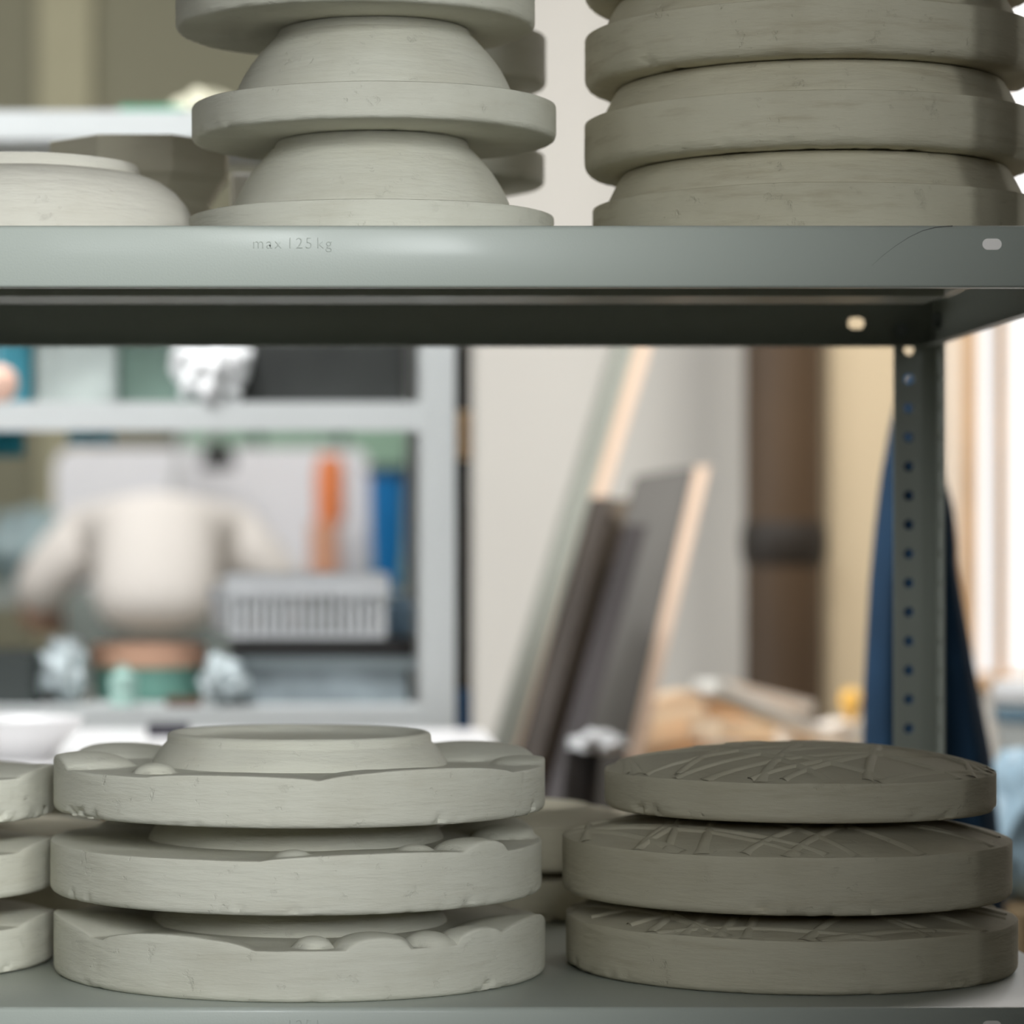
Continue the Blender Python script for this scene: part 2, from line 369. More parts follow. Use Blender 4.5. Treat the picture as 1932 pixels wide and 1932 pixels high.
# ------------------------------------------------------------------ plaster moulds
def hump_mould(loc, R, t, H, rb, rr, ring_h, label, m, group, seed, tilt=(0, 0)):
    root = empty('hump_mould', loc, label, 'plaster mould', group); root.rotation_euler = (tilt[0], tilt[1], seed*1.3)
    w = chips(seed)
    prof = rim_profile(R, t) + [(R*.93, t), (rb+.004, t), (rb-.004, t), (0, t)]
    obj('rim_disc', lathe(prof, 160, w), m, root, smooth=True)
    dm = [(0, t-.001), (rb, t-.001)]; hz = H-ring_h
    for i in range(0, 15):
        q = i/14; dm.append((rb+(rr+.0018-rb)*q+.0030*math.sin(PI*q**1.1), t+(hz-t)*q**.93))
    dm.append((0, hz))
    obj('dome', lathe(dm, 128, chips(seed+5, .0002, .0001)), m, root, smooth=True)
    rg = [(0, hz-.0005), (rr, hz-.0005), (rr-.0006, hz+ring_h*.6), (rr-.0016, H-.0004), (rr-.003, H), (rr-.010, H), (rr-.012, H-.003), (0, H-.0035)]
    obj('foot_ring', lathe(rg, 128), m, root, smooth=True)
    return root
gUL = 'dome-topped moulds on the upper shelf'
rUL, tUL, sUL = .110, .0211, .0670
uls = [(701, 'pale dome-topped mould at the bottom of the middle upper stack, above the stamped lettering', 0),
       (705, 'pale dome-topped mould second in the middle upper stack, its rim chipped and cracked', 0),
       (670, 'thick pale disc at the top of the middle upper stack, cut by the picture edge', .006)]
for i, (px, lab, ex) in enumerate(uls):
    cx = X(px, 1.858)
    hump_mould((cx, 1.858, ZU+.0006+sUL*i), rUL if i < 2 else .1085, tUL, sUL, .0865, .0590, .0055, lab, PL, gUL, 1+i)
for i in range(3):
    hump_mould((.078-(.001 if i == 1 else 0), 2.09, ZU+.0006+sUL*i), .084, tUL if i != 2 else .034, sUL if i != 2 else .08, .066, .045, .0055,
        ['blurred plaster mould lowest behind the middle upper stack', 'blurred mould behind the middle upper stack, peeking out right below its second disc',
         'blurred thick disc behind the middle upper stack, peeking out right below its topmost disc'][i], PL, gUL, 11+i)
# wide stack on the right
def wide_mould(loc, R, t, H, r0, r1, label, m, seed, e0=.006):
    root = empty('cone_mould', loc, label, 'plaster mould', 'wide cone-sided moulds at the upper right'); root.rotation_euler = (0, 0, seed*.9)
    prof = rim_profile(R, t, e0=e0, e1=.001) + [(r0+.004, t), (r0-.004, t), (0, t)]
    obj('rim_disc', lathe(prof, 192, chips(seed, .0008)), m, root, smooth=True)
    pc = [(0, t-.001), (r0, t-.001), (r0-(r0-r1)*.15, t+.004), (r0-(r0-r1)*.5, t+(H-t)*.55), (r1+.001, H-.002), (r1, H-.0008), (r1-.002, H-.0003), (0, H-.0003)]
    obj('cone', lathe(pc, 160, chips(seed+3, .0003, .0001)), m, root, smooth=True)
    return root
XU, YU = .3085, 1.892
wl = ['worn brown-streaked plaster mould at the bottom of the right upper stack',
      'worn plaster mould second from bottom in the right upper stack, with dark smudges',
      'worn plaster mould third from bottom in the right upper stack, lower rim edge chipped',
      'worn plaster mould at the very top of the right upper stack, barely in the picture']
for i in range(4):
    wide_mould((XU+(.003 if i == 0 else 0), YU, ZU+.0006+.0525*i), .1375-(.002 if i == 0 else 0), .0315, .0525, .1275, .117, wl[i], PLD, 21+i, e0=.002 if i == 0 else .007)
# low round mould at the left
bm_prof = [(0, 0), (.110, 0), (.1125, .004)]
bm_prof += [(.1120, .014), (.1095, .025), (.1045, .0355), (.0975, .044), (.089, .050), (.080, .0535)]
bm_prof += [(.0745, .053), (.0745, .059), (.073, .0615), (.066, .0615), (.064, .058), (0, .057)]
b0 = lathe(bm_prof, 128, chips(31, .0003))
tag(obj('bowl_mould', b0, plaster('pale_bowl_plaster', (214, 210, 198), stain_amt=.1), None, (X(40, 1.93), 1.93, ZU+.0006), smooth=True), 'pale rounded bowl-shaped plaster mould at the far left of the upper shelf', 'plaster mould')
# faceted mould behind it
oc = bmesh.new()
def poly_stack(bm, levels, n=8, rot=.39):
    rings = []
    for r, z in levels: rings.append([bm.verts.new((r*math.cos(rot+2*PI*k/n), r*math.sin(rot+2*PI*k/n), z)) for k in range(n)])
    for a, b in zip(rings, rings[1:]):
        for k in range(n): bm.faces.new((a[k], a[(k+1)%n], b[(k+1)%n], b[k]))
    bm.faces.new(rings[0][::-1]); bm.faces.new(rings[-1])
poly_stack(oc, [(.060, 0), (.060, .046), (.052, .050), (.052, .060), (.060, .072), (.0655, .077), (.0655, .101)])
tag(obj('faceted_mould', oc, PLG, None, (X(264, 2.13), 2.13, ZU+.0006), bevel=.0015), 'grey eight-sided plaster block mould behind the low bowl mould', 'plaster mould')

simple_bm = bx(-.008, .008, -.006, .006, 0, .088)  # added strip standing for the lit right facet of the block
tag(obj('highlight', simple_bm, mat('white_highlight', (252, 250, 248), .5, var=0), None, (X(458, 2.185), 2.185, ZU+.0006), bevel=.002), 'narrow white scraper strip, added upright for the lit facet of the faceted block', 'highlight')

# ---- lower left: flower-relief plates with foot rings
def relief_mould(loc, R, t, H, lobes, label, m, group, seed, r0=.0885, r1=.0787, base=.0):
    root = empty('dish_mould', loc, label, 'plaster mould', group)
    off = Vector((seed*2.1, seed*5.3, 0)); w = chips(seed, .0012, 0)
    def top(x, y):
        h = base + .0006*noise.noise(Vector((x, y, 0))*14+off)
        for bx_, by_, wd, amp in lobes:
            q = ((x-bx_)**2+(y-by_)**2)/wd**2
            if q < 1: h = max(h, base+AMP*amp*(math.sqrt(1-q) if wd < .03 else (1-q)**.7))
        return t+h
    bm = bmesh.new(); n = 384; rings = []
    side = rim_profile(R, t, e0=.004, e1=.0012, rows=8)
    c0 = bm.verts.new((0, 0, 0))
    for r, z in side[1:]:
        ring = []
        for k in range(n):
            a = 2*PI*k/n; x, y = r*math.cos(a), r*math.sin(a)
            hh = top(x, y)-t; zz = z+hh*max(0, (z/t))**2
            x2, y2, _ = w(x, y, z); ring.append(bm.verts.new((x2, y2, zz)))
        rings.append(ring)
    nr = 34
    for i in range(1, nr+1):
        r = (R-.0012)+(r0-.004-(R-.0012))*i/nr
        rings.append([bm.verts.new((r*math.cos(2*PI*k/n), r*math.sin(2*PI*k/n), top(r*math.cos(2*PI*k/n), r*math.sin(2*PI*k/n)))) for k in range(n)])
    for k in range(n): bm.faces.new((c0, rings[0][k], rings[0][(k+1)%n]))
    for a, b in zip(rings, rings[1:]):
        for k in range(n): bm.faces.new((a[k], a[(k+1)%n], b[(k+1)%n], b[k]))
    c1 = bm.verts.new((0, 0, t))
    for k in range(n): bm.faces.new((rings[-1][(k+1)%n], rings[-1][k], c1))
    obj('plate_body', bm, m, root, smooth=True)
    hh = H-t
    rg = [(0, t-.002), (r0+.001, t-.002), (r0, t+.0015), (r0-.002, t+hh*.25), (r0-.005, t+hh*.5), (r1+.0016, t+hh*.66), (r1+.001, t+hh*.7), (r1+.0008, H-.0022), (r1, H-.0008),
          (r1-.0015, H), (r1-.004, H), (r1-.0065, H-.001), (r1-.010, H-.0035), (r1-.016, H-.0048), (0, H-.0055)]
    obj('foot_ring', lathe(rg, 192, chips(seed+9, .0003, .0002)), m, root, smooth=True)
    return root
gLL = 'relief dish moulds with foot rings on the lower shelf'
YL_ = 1.854; RL = .1478
def X0(px): return X(px, YL_)
AMP = 1.25
L1 = [(-.077, -.112, .012, .0045), (.008, -.128, .011, .005), (.041, -.127, .022, .0065), (.073, -.112, .014, .0055), (.100, -.098, .021, .0065),
      (-.143, -.028, .062, .0055), (-.080, -.140, .055, .0058), (.135, -.055, .045, .007), (-.04, .13, .06, .005), (.08, .12, .05, .006), (-.1, .09, .03, .006)]
L2 = [(-.001, -.131, .011, .0042), (.068, -.110, .012, .005), (.101, -.090, .022, .0065), (.055, -.155, .075, .0032), (-.09, .115, .05, .005), (.04, .13, .05, .005), (.125, .0, .02, .006), (.13, .06, .04, .006)]
L3 = [(-.127, -.030, .030, .007), (-.083, -.083, .012, .0045), (.085, -.142, .072, .0045), (.045, -.118, .03, .003), (.105, .055, .048, .0075), (-.11, .07, .04, .006), (.02, .13, .05, .004), (-.04, -.14, .05, .002), (.135, -.01, .02, .004)]
zb = ZL+.0006
relief_mould((X0(565), YL_, zb), RL, .0290, .0482, L1, 'pale relief dish mould, lowest of the left three-high stack, rounded bumps along its rim', PL, gLL, 41)
relief_mould((X0(558.5), YL_, zb+.0482), RL, .0305, .0482+.0005, L2, 'pale relief dish mould, middle of the left three-high stack, chipped along its lower rim', PL, gLL, 42)
relief_mould((X0(564.5), YL_, zb+.0967), RL, .0270, .0270+.0186, L3, 'pale relief dish mould topping the left three-high stack, its open foot ring facing up', PL, gLL, 43)
# partly visible stack at the left edge
LE = [(.05, -.1, .03, .003), (.11, -.02, .04, .004), (-.02, -.1, .05, .003)]
for i in range(3):
    relief_mould((X(100, 1.89)-.1195, 1.897, zb+.0447*i), .120, .0262, .0447 if i < 2 else .0262+.006, LE, ['pale dish mould at the left picture edge, lowest of its stack', 'pale dish mould at the left picture edge, middle of its stack',
        'pale dish mould at the left picture edge, topmost of its stack'][i], PL, gLL, 51+i, r0=.075, r1=.068)
for i in range(2):
    relief_mould((X(212, 2.1)-.100, 2.118, zb+.0315*i), .100, .0300, .0315, [], ['blurred flat grey disc mould at the bottom behind the left-edge stack', 'blurred flat grey disc mould lying on another behind the left-edge stack'][i], PLG, gLL, 56+i, r0=.03, r1=.025)
for i in range(2):
    relief_mould((X(968, 2.17), 2.17, zb+.0335*i), .097, .0280 if i == 0 else .031, .0335 if i == 0 else .031+.008, [(.03, -.05, .03, .003)] if i else [], ['blurred brownish disc mould on the shelf in the gap between the two front stacks', 'blurred disc mould with raised ring, seen in the gap between the two front stacks'][i], PLG, gLL, 61+i, r0=.075, r1=.055)

# ---- lower right: slabs with crossed ridges
def ridge_mould(loc, R, t, dome, lines, label, m, seed):
    def hgt(r):
        q = min(1, r/R); return t+dome*(1-q**2.2)**.9 if q < 1 else t
    prof = rim_profile(R, t, e0=.0045, e1=.0008, rows=7)
    for i in range(1, 22):
        r = (R-.0008)*(1-i/22); prof.append((r, hgt(r)))
    prof.append((0, hgt(0)))
    w0 = chips(seed, .0008, 0)
    def w(x, y, z):
        x, y, z2 = w0(x, y, z)
        if z > t-.002: z += .0007*noise.noise(Vector((x*30, y*30, seed)))*(1 if math.hypot(x, y) < R*.99 else .8)
        return x, y, z
    bm = lathe(prof, 256, w)
    for (ax, ay, bx_, by_, wd) in lines:
        a, b = Vector((ax, ay)), Vector((bx_, by_)); d = (b-a).normalized(); nrm = Vector((-d.y, d.x)); n = 36; rows = []
        for i in range(n+1):
            p = a.lerp(b, i/n)
            if p.length > R*.998:
                if len(rows) > 1: pass
                continue
            hr = .0012*max(.12, 1-(p.length/R)**14)
            row = []
            for s, k in ((-1.5, -1.6), (-.75, .55), (-.25, 1), (.25, 1), (.75, .55), (1.5, -1.6)):
                q = p+nrm*wd*1.25*s; ql = q.length
                if ql > R: q = q*(R/ql)
                row.append(bm.verts.new((q.x, q.y, hgt(q.length)+hr*k+.0003)))
            rows.append(row)
        for r0_, r1_ in zip(rows, rows[1:]):
            for k in range(5): bm.faces.new((r0_[k], r0_[k+1], r1_[k+1], r1_[k]))
    o = obj('plate_mould', bm, m, None, loc, smooth=True); tag(o, label, 'plaster mould', 'ridge-patterned slab moulds at the lower right')
    return o
def rlines(seed, R, extra):
    random.seed(seed); L = list(extra)
    for k in range(13):
        a = random.uniform(0, 2*PI); b = a+random.choice((1.0, 1.5, 2.1, 2.6))+random.uniform(-.2, .2)
        L.append((R*math.cos(a), R*math.sin(a), R*math.cos(b), R*math.sin(b), random.uniform(.0016, .0024)))
    return L
XRr, YRr = .2931, 1.869
e1 = [(-.095, -.095, -.03, .02, .0022), (-.078, -.11, -.03, -.02, .0022), (-.06, -.12, -.02, -.03, .0022), (-.045, -.127, -.02, -.04, .0022), (-.012, -.134, .05, -.03, .0024), (.1, -.09, .02, -.03, .0024), (-.01, -.01, .06, -.12, .002)]
e2 = [(-.1, -.09, -.01, .03, .0022), (-.066, -.117, -.04, -.01, .0026), (-.045, -.127, .04, -.03, .0022), (-.02, -.133, .06, -.02, .0024), (.02, -.132, -.03, -.04, .0018), (.06, -.12, -.02, -.02, .0022), (.11, -.075, 0, -.02, .0022)]
e3 = [(-.10, -.058, .02, .0, .0022), (-.085, -.08, .04, -.01, .0022), (-.07, -.094, .06, -.03, .0022), (-.04, -.11, .02, .05, .0022), (0, -.117, -.06, .02, .0022), (.02, -.116, .06, .05, .0022), (.08, -.085, -.04, .03, .002), (.0, .03, .11, -.02, .0022), (.05, .03, .1, -.05, .002)]
ridge_mould((XRr, YRr, zb), .1355, .0311, .0132, rlines(3, .1355, e1), 'thick slab mould with ridged top, lowest of the right three-high stack', PLG, 71)
ridge_mould((X(1481, 1.869), YRr, zb+.0446), .1349, .0336, .0170, rlines(8, .1349, e2), 'thick slab mould with crossed ridges, middle of the right three-high stack', PLG, 72)
ridge_mould((X(1507, 1.869), YRr, zb+.0446+.0508), .1176, .0232, .0150, rlines(15, .1176, e3), 'smaller slab mould with crossed ridges, top of the right three-high stack', PLG, 73)

# ------------------------------------------------------------------ far left shelving unit and what stands on it
D3 = 3.2
fu = empty('storage_rack', (0, 0, 0), 'light grey metal storage rack out of focus at the left, full of containers', 'shelving unit')
fxr = X(858, D3); fxl = fxr-1.2
for py in (208, 758, 1334):
    b = bmesh.new(); z = Z(py, D3); box(b, fxl+.01, fxr-.036, D3+.004, D3+.42, z-.002, z); box(b, fxl+.01, fxr-.036, D3+.002, D3+.004, z-.030, z); box(b, fxl+.01, fxr-.036, D3+.418, D3+.42, z-.008, z)
    obj('shelf_board', b, METALF, fu)
for xx, s in ((fxr, -1), (fxl, 1)):
    for yy, s2 in ((D3, 1), (D3+.424, -1)):
        b = bmesh.new(); x2 = xx+s*.037
        box(b, min(xx, x2), max(xx, x2), yy-.001, yy+.001, 0, 1.75)
        box(b, xx-.001, xx+.001, min(yy, yy+s2*.035), max(yy, yy+s2*.035), 0, 1.75)
        obj('post', b, METALF, fu)
ZB = Z(1334, D3)+.0005; ZM = Z(758, D3)+.0005; ZT = Z(208, D3)+.0005
def on(px0, px1, D): return (X((px0+px1)/2, D), (px1-px0)/F*D)
def hpx(n, D): return n/F*D
def simple(name, bm, m, loc, label, cat, group=None, **k): return tag(obj(name, bm, m, None, loc, **k), label, cat, group)
# bottom bay, right: clear box, black tray, slatted basket
D = 3.38; cx, wd = on(438, 778, D-.1)
CLEARG = mat('cloudy_grey_plastic', (132, 142, 146), .3, var=.25, vscale=25, bump=.3, bscale=30)
t = empty('storage_box', (cx, D, ZB), 'cloudy grey plastic box on the rack under the black tray', 'box')
hb = hpx(86, 3.3); obj('box_body', rbox(wd, .22, hb, .015), CLEARG, t, smooth=True); obj('lid_rim', bx(-wd/2-.002, wd/2+.002, -.113, .113, hb-.012, hb), mat('pale_blue_grey', (168, 180, 184), .4), t)
ht = hpx(35, 3.28); obj_ = simple('tray', rbox(wd+.004, .24, ht, .012), mat('black_plastic', (18, 16, 15), .45), (cx, D, ZB+hb), 'flat black tray on the cloudy box, under the slatted basket', 'tray', smooth=True)
zt = ZB+hb+ht; bcx, bw = on(432, 728, 3.28); bh = hpx(122, 3.28)
t = empty('slatted_basket', (bcx, D, zt), 'light grey plastic basket with vertical slats on the black tray', 'basket')
LG = mat('light_grey_plastic', (240, 242, 244), .5, var=.03)
b = bmesh.new()
for sy in (-.1, .1): box(b, -bw/2, bw/2, sy-.003, sy+.003, bh*.66, bh)
for sx in (-bw/2, bw/2): box(b, sx-.003, sx+.003, -.1, .1, bh*.66, bh)
obj('rim', b, LG, t)
b = bmesh.new(); n = 17
for k in range(n):
    x = -bw/2+.003+(bw-.006)*k/(n-1)
    for sy in (-.098, .098): box(b, x-.0026, x+.0026, sy-.0015, sy+.0015, 0.003, bh*.68)
for k in range(12):
    y = -.098+.196*k/11
    for sx in (-bw/2+.002, bw/2-.002): box(b, sx-.0015, sx+.0015, y-.002, y+.002, .003, bh*.68)
obj('slats', b, LG, t); obj('bottom', bx(-bw/2, bw/2, -.1, .1, 0, .004), LG, t)
simple('plaster_cone', lathe([(0, 0), (.028, 0), (.027, .01), (.012, .05), (.008, .055), (0, .056)], 40), mat('dark_grey_cone', (112, 118, 108), .8), (X(602, D-.03), D-.03, zt+.0045), 'dark grey cone standing in the slatted basket', 'cone', smooth=True)
for k, (a, c_) in enumerate(((-.085, 0), (-.035, .03), (.05, 0))):
    simple('white_cup', lathe([(0, 0), (.018, 0), (.026, .048), (.0245, .048), (.017, .003), (0, .003)], 32), mat('white_ceramic', (228, 230, 232), .4, var=.01), (bcx+a, D+c_, zt+.0045),
       ['white cup at the left end inside the slatted basket', 'white cup set back beside the first inside the slatted basket', 'white cup right of the grey cone inside the slatted basket'][k], 'cup', 'white cups in the slatted basket', smooth=True)
simple('jar', lathe([(0, 0), (.013, 0), (.015, .004), (.015, .034), (.011, .038), (.011, .044), (0, .044)], 32), mat('pale_blue_glaze', (150, 185, 215), .2, var=.2), (X(755, 3.36), 3.36, zt), 'small pale blue jar at the right end of the black tray', 'jar', smooth=True)
# bottom bay, left
cx, wd = on(165, 385, 3.3)
t = empty('lidded_tub', (cx, 3.36, ZB), 'green tub with a peach coloured lid on the rack below the white shirt', 'tub')
obj('tub', lathe([(0, 0), (wd*.44, 0), (wd*.47, .004), (wd*.48, hpx(65, 3.3)), (0, hpx(65, 3.3))], 48), mat('green_tub', (112, 160, 146), .45, var=.12, vscale=20), t, smooth=True)
obj('lid', lathe([(0, hpx(64, 3.3)), (wd*.5, hpx(64, 3.3)), (wd*.51, hpx(70, 3.3)), (wd*.5, hpx(104, 3.3)), (wd*.46, hpx(108, 3.3)), (0, hpx(108, 3.3))], 48), mat('peach_lid', (222, 174, 146), .6, var=.06), t, smooth=True)
simple('bottle', lathe([(0, 0), (.014, 0), (.0145, .03), (.006, .036), (.006, .042), (0, .042)], 24), mat('mint_glass', (164, 196, 186), .3, var=.05), (X(232, 3.23), 3.235, ZB), 'pale mint bottle in front of the green tub', 'bottle', smooth=True)
simple('dark_bin', rbox(.13, .16, hpx(98, 3.25), .012), mat('dark_slate', (48, 54, 52), .5, var=.15), (X(-35, 3.3), 3.32, ZB), 'dark slate bin at the left end of the rack', 'bin', smooth=True)
PBAG = mat('grey_plastic_bag', (186, 196, 198), .35, var=.22, vscale=30, bump=.5, bscale=60)
simple('plastic_bag', crumple(.024, .05, .034, 3, .5), PBAG, (X(118, 3.3), 3.3, ZB+.033), 'crumpled grey plastic bag between the dark bin and the green tub', 'bag', 'crumpled plastic bags', smooth=True)
simple('plastic_bag', crumple(.022, .04, .024, 5, .5), PBAG, (X(425, 3.27), 3.25, ZB+.0235), 'crumpled grey plastic bag right of the green tub', 'bag', 'crumpled plastic bags', smooth=True)
simple('wood_offcut', bx(-.018, .018, -.012, .012, 0, .009), mat('dark_wood', (92, 62, 42), .6), (X(345, 3.21), 3.222, ZB), 'small brown block lying in front of the green tub', 'block')
# middle board
simple('black_crate', rbox(X(782, 3.25)-X(455, 3.25)-.004, .3, .13, .01), mat('black_crate', (46, 48, 46), .5, var=.25, vscale=14), (X(616, 3.25)-.004, 3.41, ZM), 'black crate at the right end of the middle rack board', 'crate', smooth=True)
simple('plastic_bag', crumple(.036, .05, .036, 8, .45), mat('white_bag', (226, 226, 226), .4, var=.08, bump=.3), (X(400, 3.26), 3.25, ZM+.035), 'crumpled white bag beside the black crate', 'bag', 'crumpled plastic bags', smooth=True)
simple('storage_box', rbox(.11, .2, .11, .012), mat('sage_box', (124, 148, 136), .4, var=.15, vscale=18), (X(318, 3.4), 3.43, ZM), 'sage green box left of the white bag', 'box', smooth=True)
simple('storage_box', rbox(.088, .2, .12, .012), mat('cloudy_box', (172, 180, 176), .35, var=.2, vscale=18), (X(150, 3.35), 3.4, ZM), 'cloudy pale grey box left of the sage green one', 'box', smooth=True)
simple('blue_bottle', lathe([(0, 0), (.022, 0), (.022, .08), (.009, .1), (.009, .12), (0, .12)], 32), mat('teal_plastic', (62, 132, 148), .35), (X(22, 3.3), 3.32, ZM), 'teal bottle at the left end of the middle rack board', 'bottle', smooth=True)
simple('ball', lathe([(0, 0)]+[(.02*math.sin(a*PI/12), .02-.02*math.cos(a*PI/12)) for a in range(1, 12)]+[(0, .04)], 32), mat('pink_clay', (228, 186, 166), .7), (X(0, 3.24), 3.235, ZM), 'pinkish clay ball at the left edge of the middle rack board', 'ball', smooth=True)
# top board
t = simple('green_box', rbox(hpx(125, 3.35), .12, hpx(32, 3.35), .01), mat('sea_green', (70, 142, 116), .5, var=.15, vscale=20), (X(292, 3.35), 3.36, ZT), 'sea green box on the top rack board', 'box', smooth=True)
simple('plastic_bag', crumple(.036, .04, .024, 12, .4), mat('faded_bag', (170, 166, 146), .6, var=.1), (X(390, 3.4), 3.4, ZT+.0235), 'faded beige bag beside the sea green box', 'bag', 'crumpled plastic bags', smooth=True)

# white work table in front of the rack
zt = Z(1375, 3.12)
wt = empty('work_table', (0, 0, 0), 'white-topped work table standing behind the near shelves', 'table')
WT = mat('white_laminate', (240, 238, 238), .35, var=.01)
obj('tabletop', bx(-1.0, .178, 2.56, 3.12, zt-.03, zt), WT, wt, bevel=.002)
for a in (-.96, X(920, 2.8)-.04):
    for y in (2.6, 3.04): obj('leg', bx(a, a+.04, y, y+.04, 0, zt-.03), METALF, wt)
simple('white_bowl', lathe([(0, 0), (.03, 0), (.055, .025), (.06, .035), (.057, .035), (.03, .006), (0, .006)], 48), mat('white_bowl', (234, 232, 232), .4, var=.01), (X(28, 2.68), 2.68, zt), 'white bowl on the white table at the left edge', 'bowl', smooth=True)
simple('dark_block', bx(-.02, .02, -.02, .02, 0, .012), mat('navy_block', (44, 40, 52), .5), (X(318, 3.0), 3.0, zt), 'small dark block lying on the white table behind the left stack', 'block')

# black pole with wooden sleeve
D = 3.45
t = empty('pole', (X(874, D), D, 0), 'black upright pole with a pale wooden sleeve right of the rack', 'pole')
r = hpx(15, D)
obj('shaft', tube(bmesh.new(), [(0, 0, 0), (0, 0, 1.7)], r, 16), mat('black_pole', (48, 42, 34), .5, var=.2), t, smooth=True)
obj('sleeve', tube(bmesh.new(), [(0, 0, Z(868, D)), (0, 0, Z(775, D))], r*1.18, 16), mat('pale_wood', (214, 180, 140), .6), t, smooth=True)
obj('blue_foot', tube(bmesh.new(), [(0, 0, 0), (0, 0, Z(1300, D))], r*1.12, 16), mat('blue_wrap', (40, 98, 150), .5), t, smooth=True)

# ------------------------------------------------------------------ seated person far behind the rack
SK = mat('skin', (222, 178, 154), .55, var=.03); SH = mat('white_cotton', (238, 232, 226), .85, var=.02, bump=.2, bscale=20)
PX, PY = X(292, 6.5), 6.5
per = empty('person', (PX, PY, 0), 'person in a white t-shirt bent forward over work, seen from behind through the rack', 'person')
def skinmesh(name, verts, edges, radii, m, parent, sub=2, root=0):
    me = bpy.data.meshes.new(name); me.from_pydata(verts, edges, []); o = bpy.data.objects.new(name, me); link(o, parent)
    s = o.modifiers.new('skin', 'SKIN'); s.use_smooth_shade = True
    for v, rr in zip(me.skin_vertices[0].data, radii): v.radius = (rr if isinstance(rr, tuple) else (rr, rr)); v.use_root = False
    me.skin_vertices[0].data[root].use_root = True
    u = o.modifiers.new('sub', 'SUBSURF'); u.levels = sub; u.render_levels = sub
    me.materials.append(m); return o
V = [(0, 0, .56), (0, .04, .66), (0, .12, .76), (0, .21, .79), (0, .30, .775), (0, .37, .74), (0, .44, .70)]; E = [(0, 1), (1, 2), (2, 3), (3, 4), (4, 5), (5, 6)]; Rr = [.11, .11, .12, .12, .06, .055, .085]
def addv(p, rr, frm):
    V.append(p); Rr.append(rr); E.append((frm, len(V)-1)); return len(V)-1
for s in (-1, 1):
    a = addv((s*.16, .2, .775), .06, 3); a = addv((s*.25, .2, .69), .045, a); a = addv((s*.28, .24, .60), .040, a); a = addv((s*.2, .40, .58), .030, a); hnd = addv((s*.16, .47, .58), .028, a)
    hb_ = addv((s*.155, .52, .578), .030, hnd)
    for fi, (dx, ln) in enumerate(((-.026, .062), (-.009, .075), (.009, .07), (.026, .055))):
        q = addv((s*.155+dx, .55, .58), .009, hb_); q = addv((s*.155+dx*1.1, .55+ln*.55, .572), .008, q); addv((s*.155+dx*1.1, .55+ln, .555), .007, q)
    q = addv((s*.155-s*.035, .50, .575), .010, hnd); addv((s*.155-s*.05, .535, .568), .008, q)
    l = addv((s*.10, .08, .52), .085, 0); l = addv((s*.17, .42, .50), .06, l); l = addv((s*.17, .42, .10), .04, l); addv((s*.17, .52, .05), .035, l)
skinmesh('body', V, E, Rr, SK, per)
V2 = [(0, 0, .555), (0, .03, .66), (0, .11, .752), (0, .2, .775), (-.165, .2, .765), (-.25, .2, .69), (.165, .2, .765), (.25, .2, .69), (0, .30, .78), (-.285, .23, .61), (.285, .23, .61)]
skinmesh('t_shirt', V2, [(0, 1), (1, 2), (2, 3), (3, 4), (4, 5), (3, 6), (6, 7), (3, 8), (5, 9), (7, 10)], [(.14, .12), (.15, .115), .15, .135, .085, .068, .085, .068, .07, .058, .058], SH, per)
V3 = [(0, 0, .52), (-.10, .08, .52), (-.17, .42, .50), (-.17, .42, .12), (.10, .08, .52), (.17, .42, .50), (.17, .42, .12)]
skinmesh('trousers', V3, [(0, 1), (1, 2), (2, 3), (0, 4), (4, 5), (5, 6)], [.135, .095, .07, .055, .095, .07, .055], mat('grey_trousers', (120, 128, 124), .9), per)
hr = bmesh.new(); bmesh.ops.create_uvsphere(hr, u_segments=24, v_segments=16, radius=1)
for v in hr.verts: v.co = Vector((v.co.x*.092, v.co.y*.10+.44, v.co.z*.088+.725))
obj('hair', hr, mat('dark_hair', (50, 40, 32), .6), per, smooth=True)
for s in (-1, 1): obj('shoe', rbox(.09, .25, .07, .04), mat('black_shoe', (30, 30, 32), .5), per, (s*.17, .5, 0), smooth=True)
st = empty('stool', (PX, PY+.02, 0), 'wooden stool under the bent-over person', 'stool')
obj('seat', lathe([(0, .335), (.14, .335), (.145, .34), (.145, .36), (.14, .365), (0, .365)], 40), mat('stool_wood', (196, 160, 120), .5), st, smooth=True)
for k in range(4):
    a = PI/4+k*PI/2; obj('leg', tube(bmesh.new(), [(.13*math.cos(a), .13*math.sin(a), 0), (.10*math.cos(a), .10*math.sin(a), .335)], .014, 10), MATS['stool_wood'], st, smooth=True)

# far table with what stands on it
DT = 7.3
ft = empty('far_table', (0, 0, 0), 'long grey bench against the far wall behind the bent-over person', 'bench')
ztop = Z(1110, DT-.15)
obj('tabletop', bx(-2.0, .22, DT-.15, DT+.5, ztop-.04, ztop), mat('bench_grey', (150, 158, 156), .5), ft)
for a in (-1.95, -.9, .15):
    for y in (DT-.13, DT+.42): obj('leg', bx(a, a+.05, y, y+.05, 0, ztop-.04), METALF, ft)
bw0, bw1 = X(95, DT), X(700, DT)
wb = bmesh.new(); hgt_ = Z(842, DT)-ztop
tmp = rbox(bw1-bw0, hgt_, .05, .05, 8)
for v in tmp.verts: v.co = Vector((v.co.x, v.co.z, v.co.y+hgt_/2))
simple('white_board', tmp, mat('white_enamel', (236, 236, 240), .45, var=.01), ((bw0+bw1)/2, DT+.12, ztop), 'large white board with rounded corners standing on the far bench', 'board', smooth=True)
ob = empty('orange_bottle', (X(613, DT-.1), DT-.09, ztop), 'tall orange and peach bottle in front of the white board', 'bottle')
hh = Z(860, DT-.1)-ztop
obj('bottle_body', lathe([(0, 0), (.036, 0), (.038, .01), (.036, hh*.5), (0, hh*.5)], 32), mat('peach_plastic', (228, 172, 142), .5), ob, smooth=True)
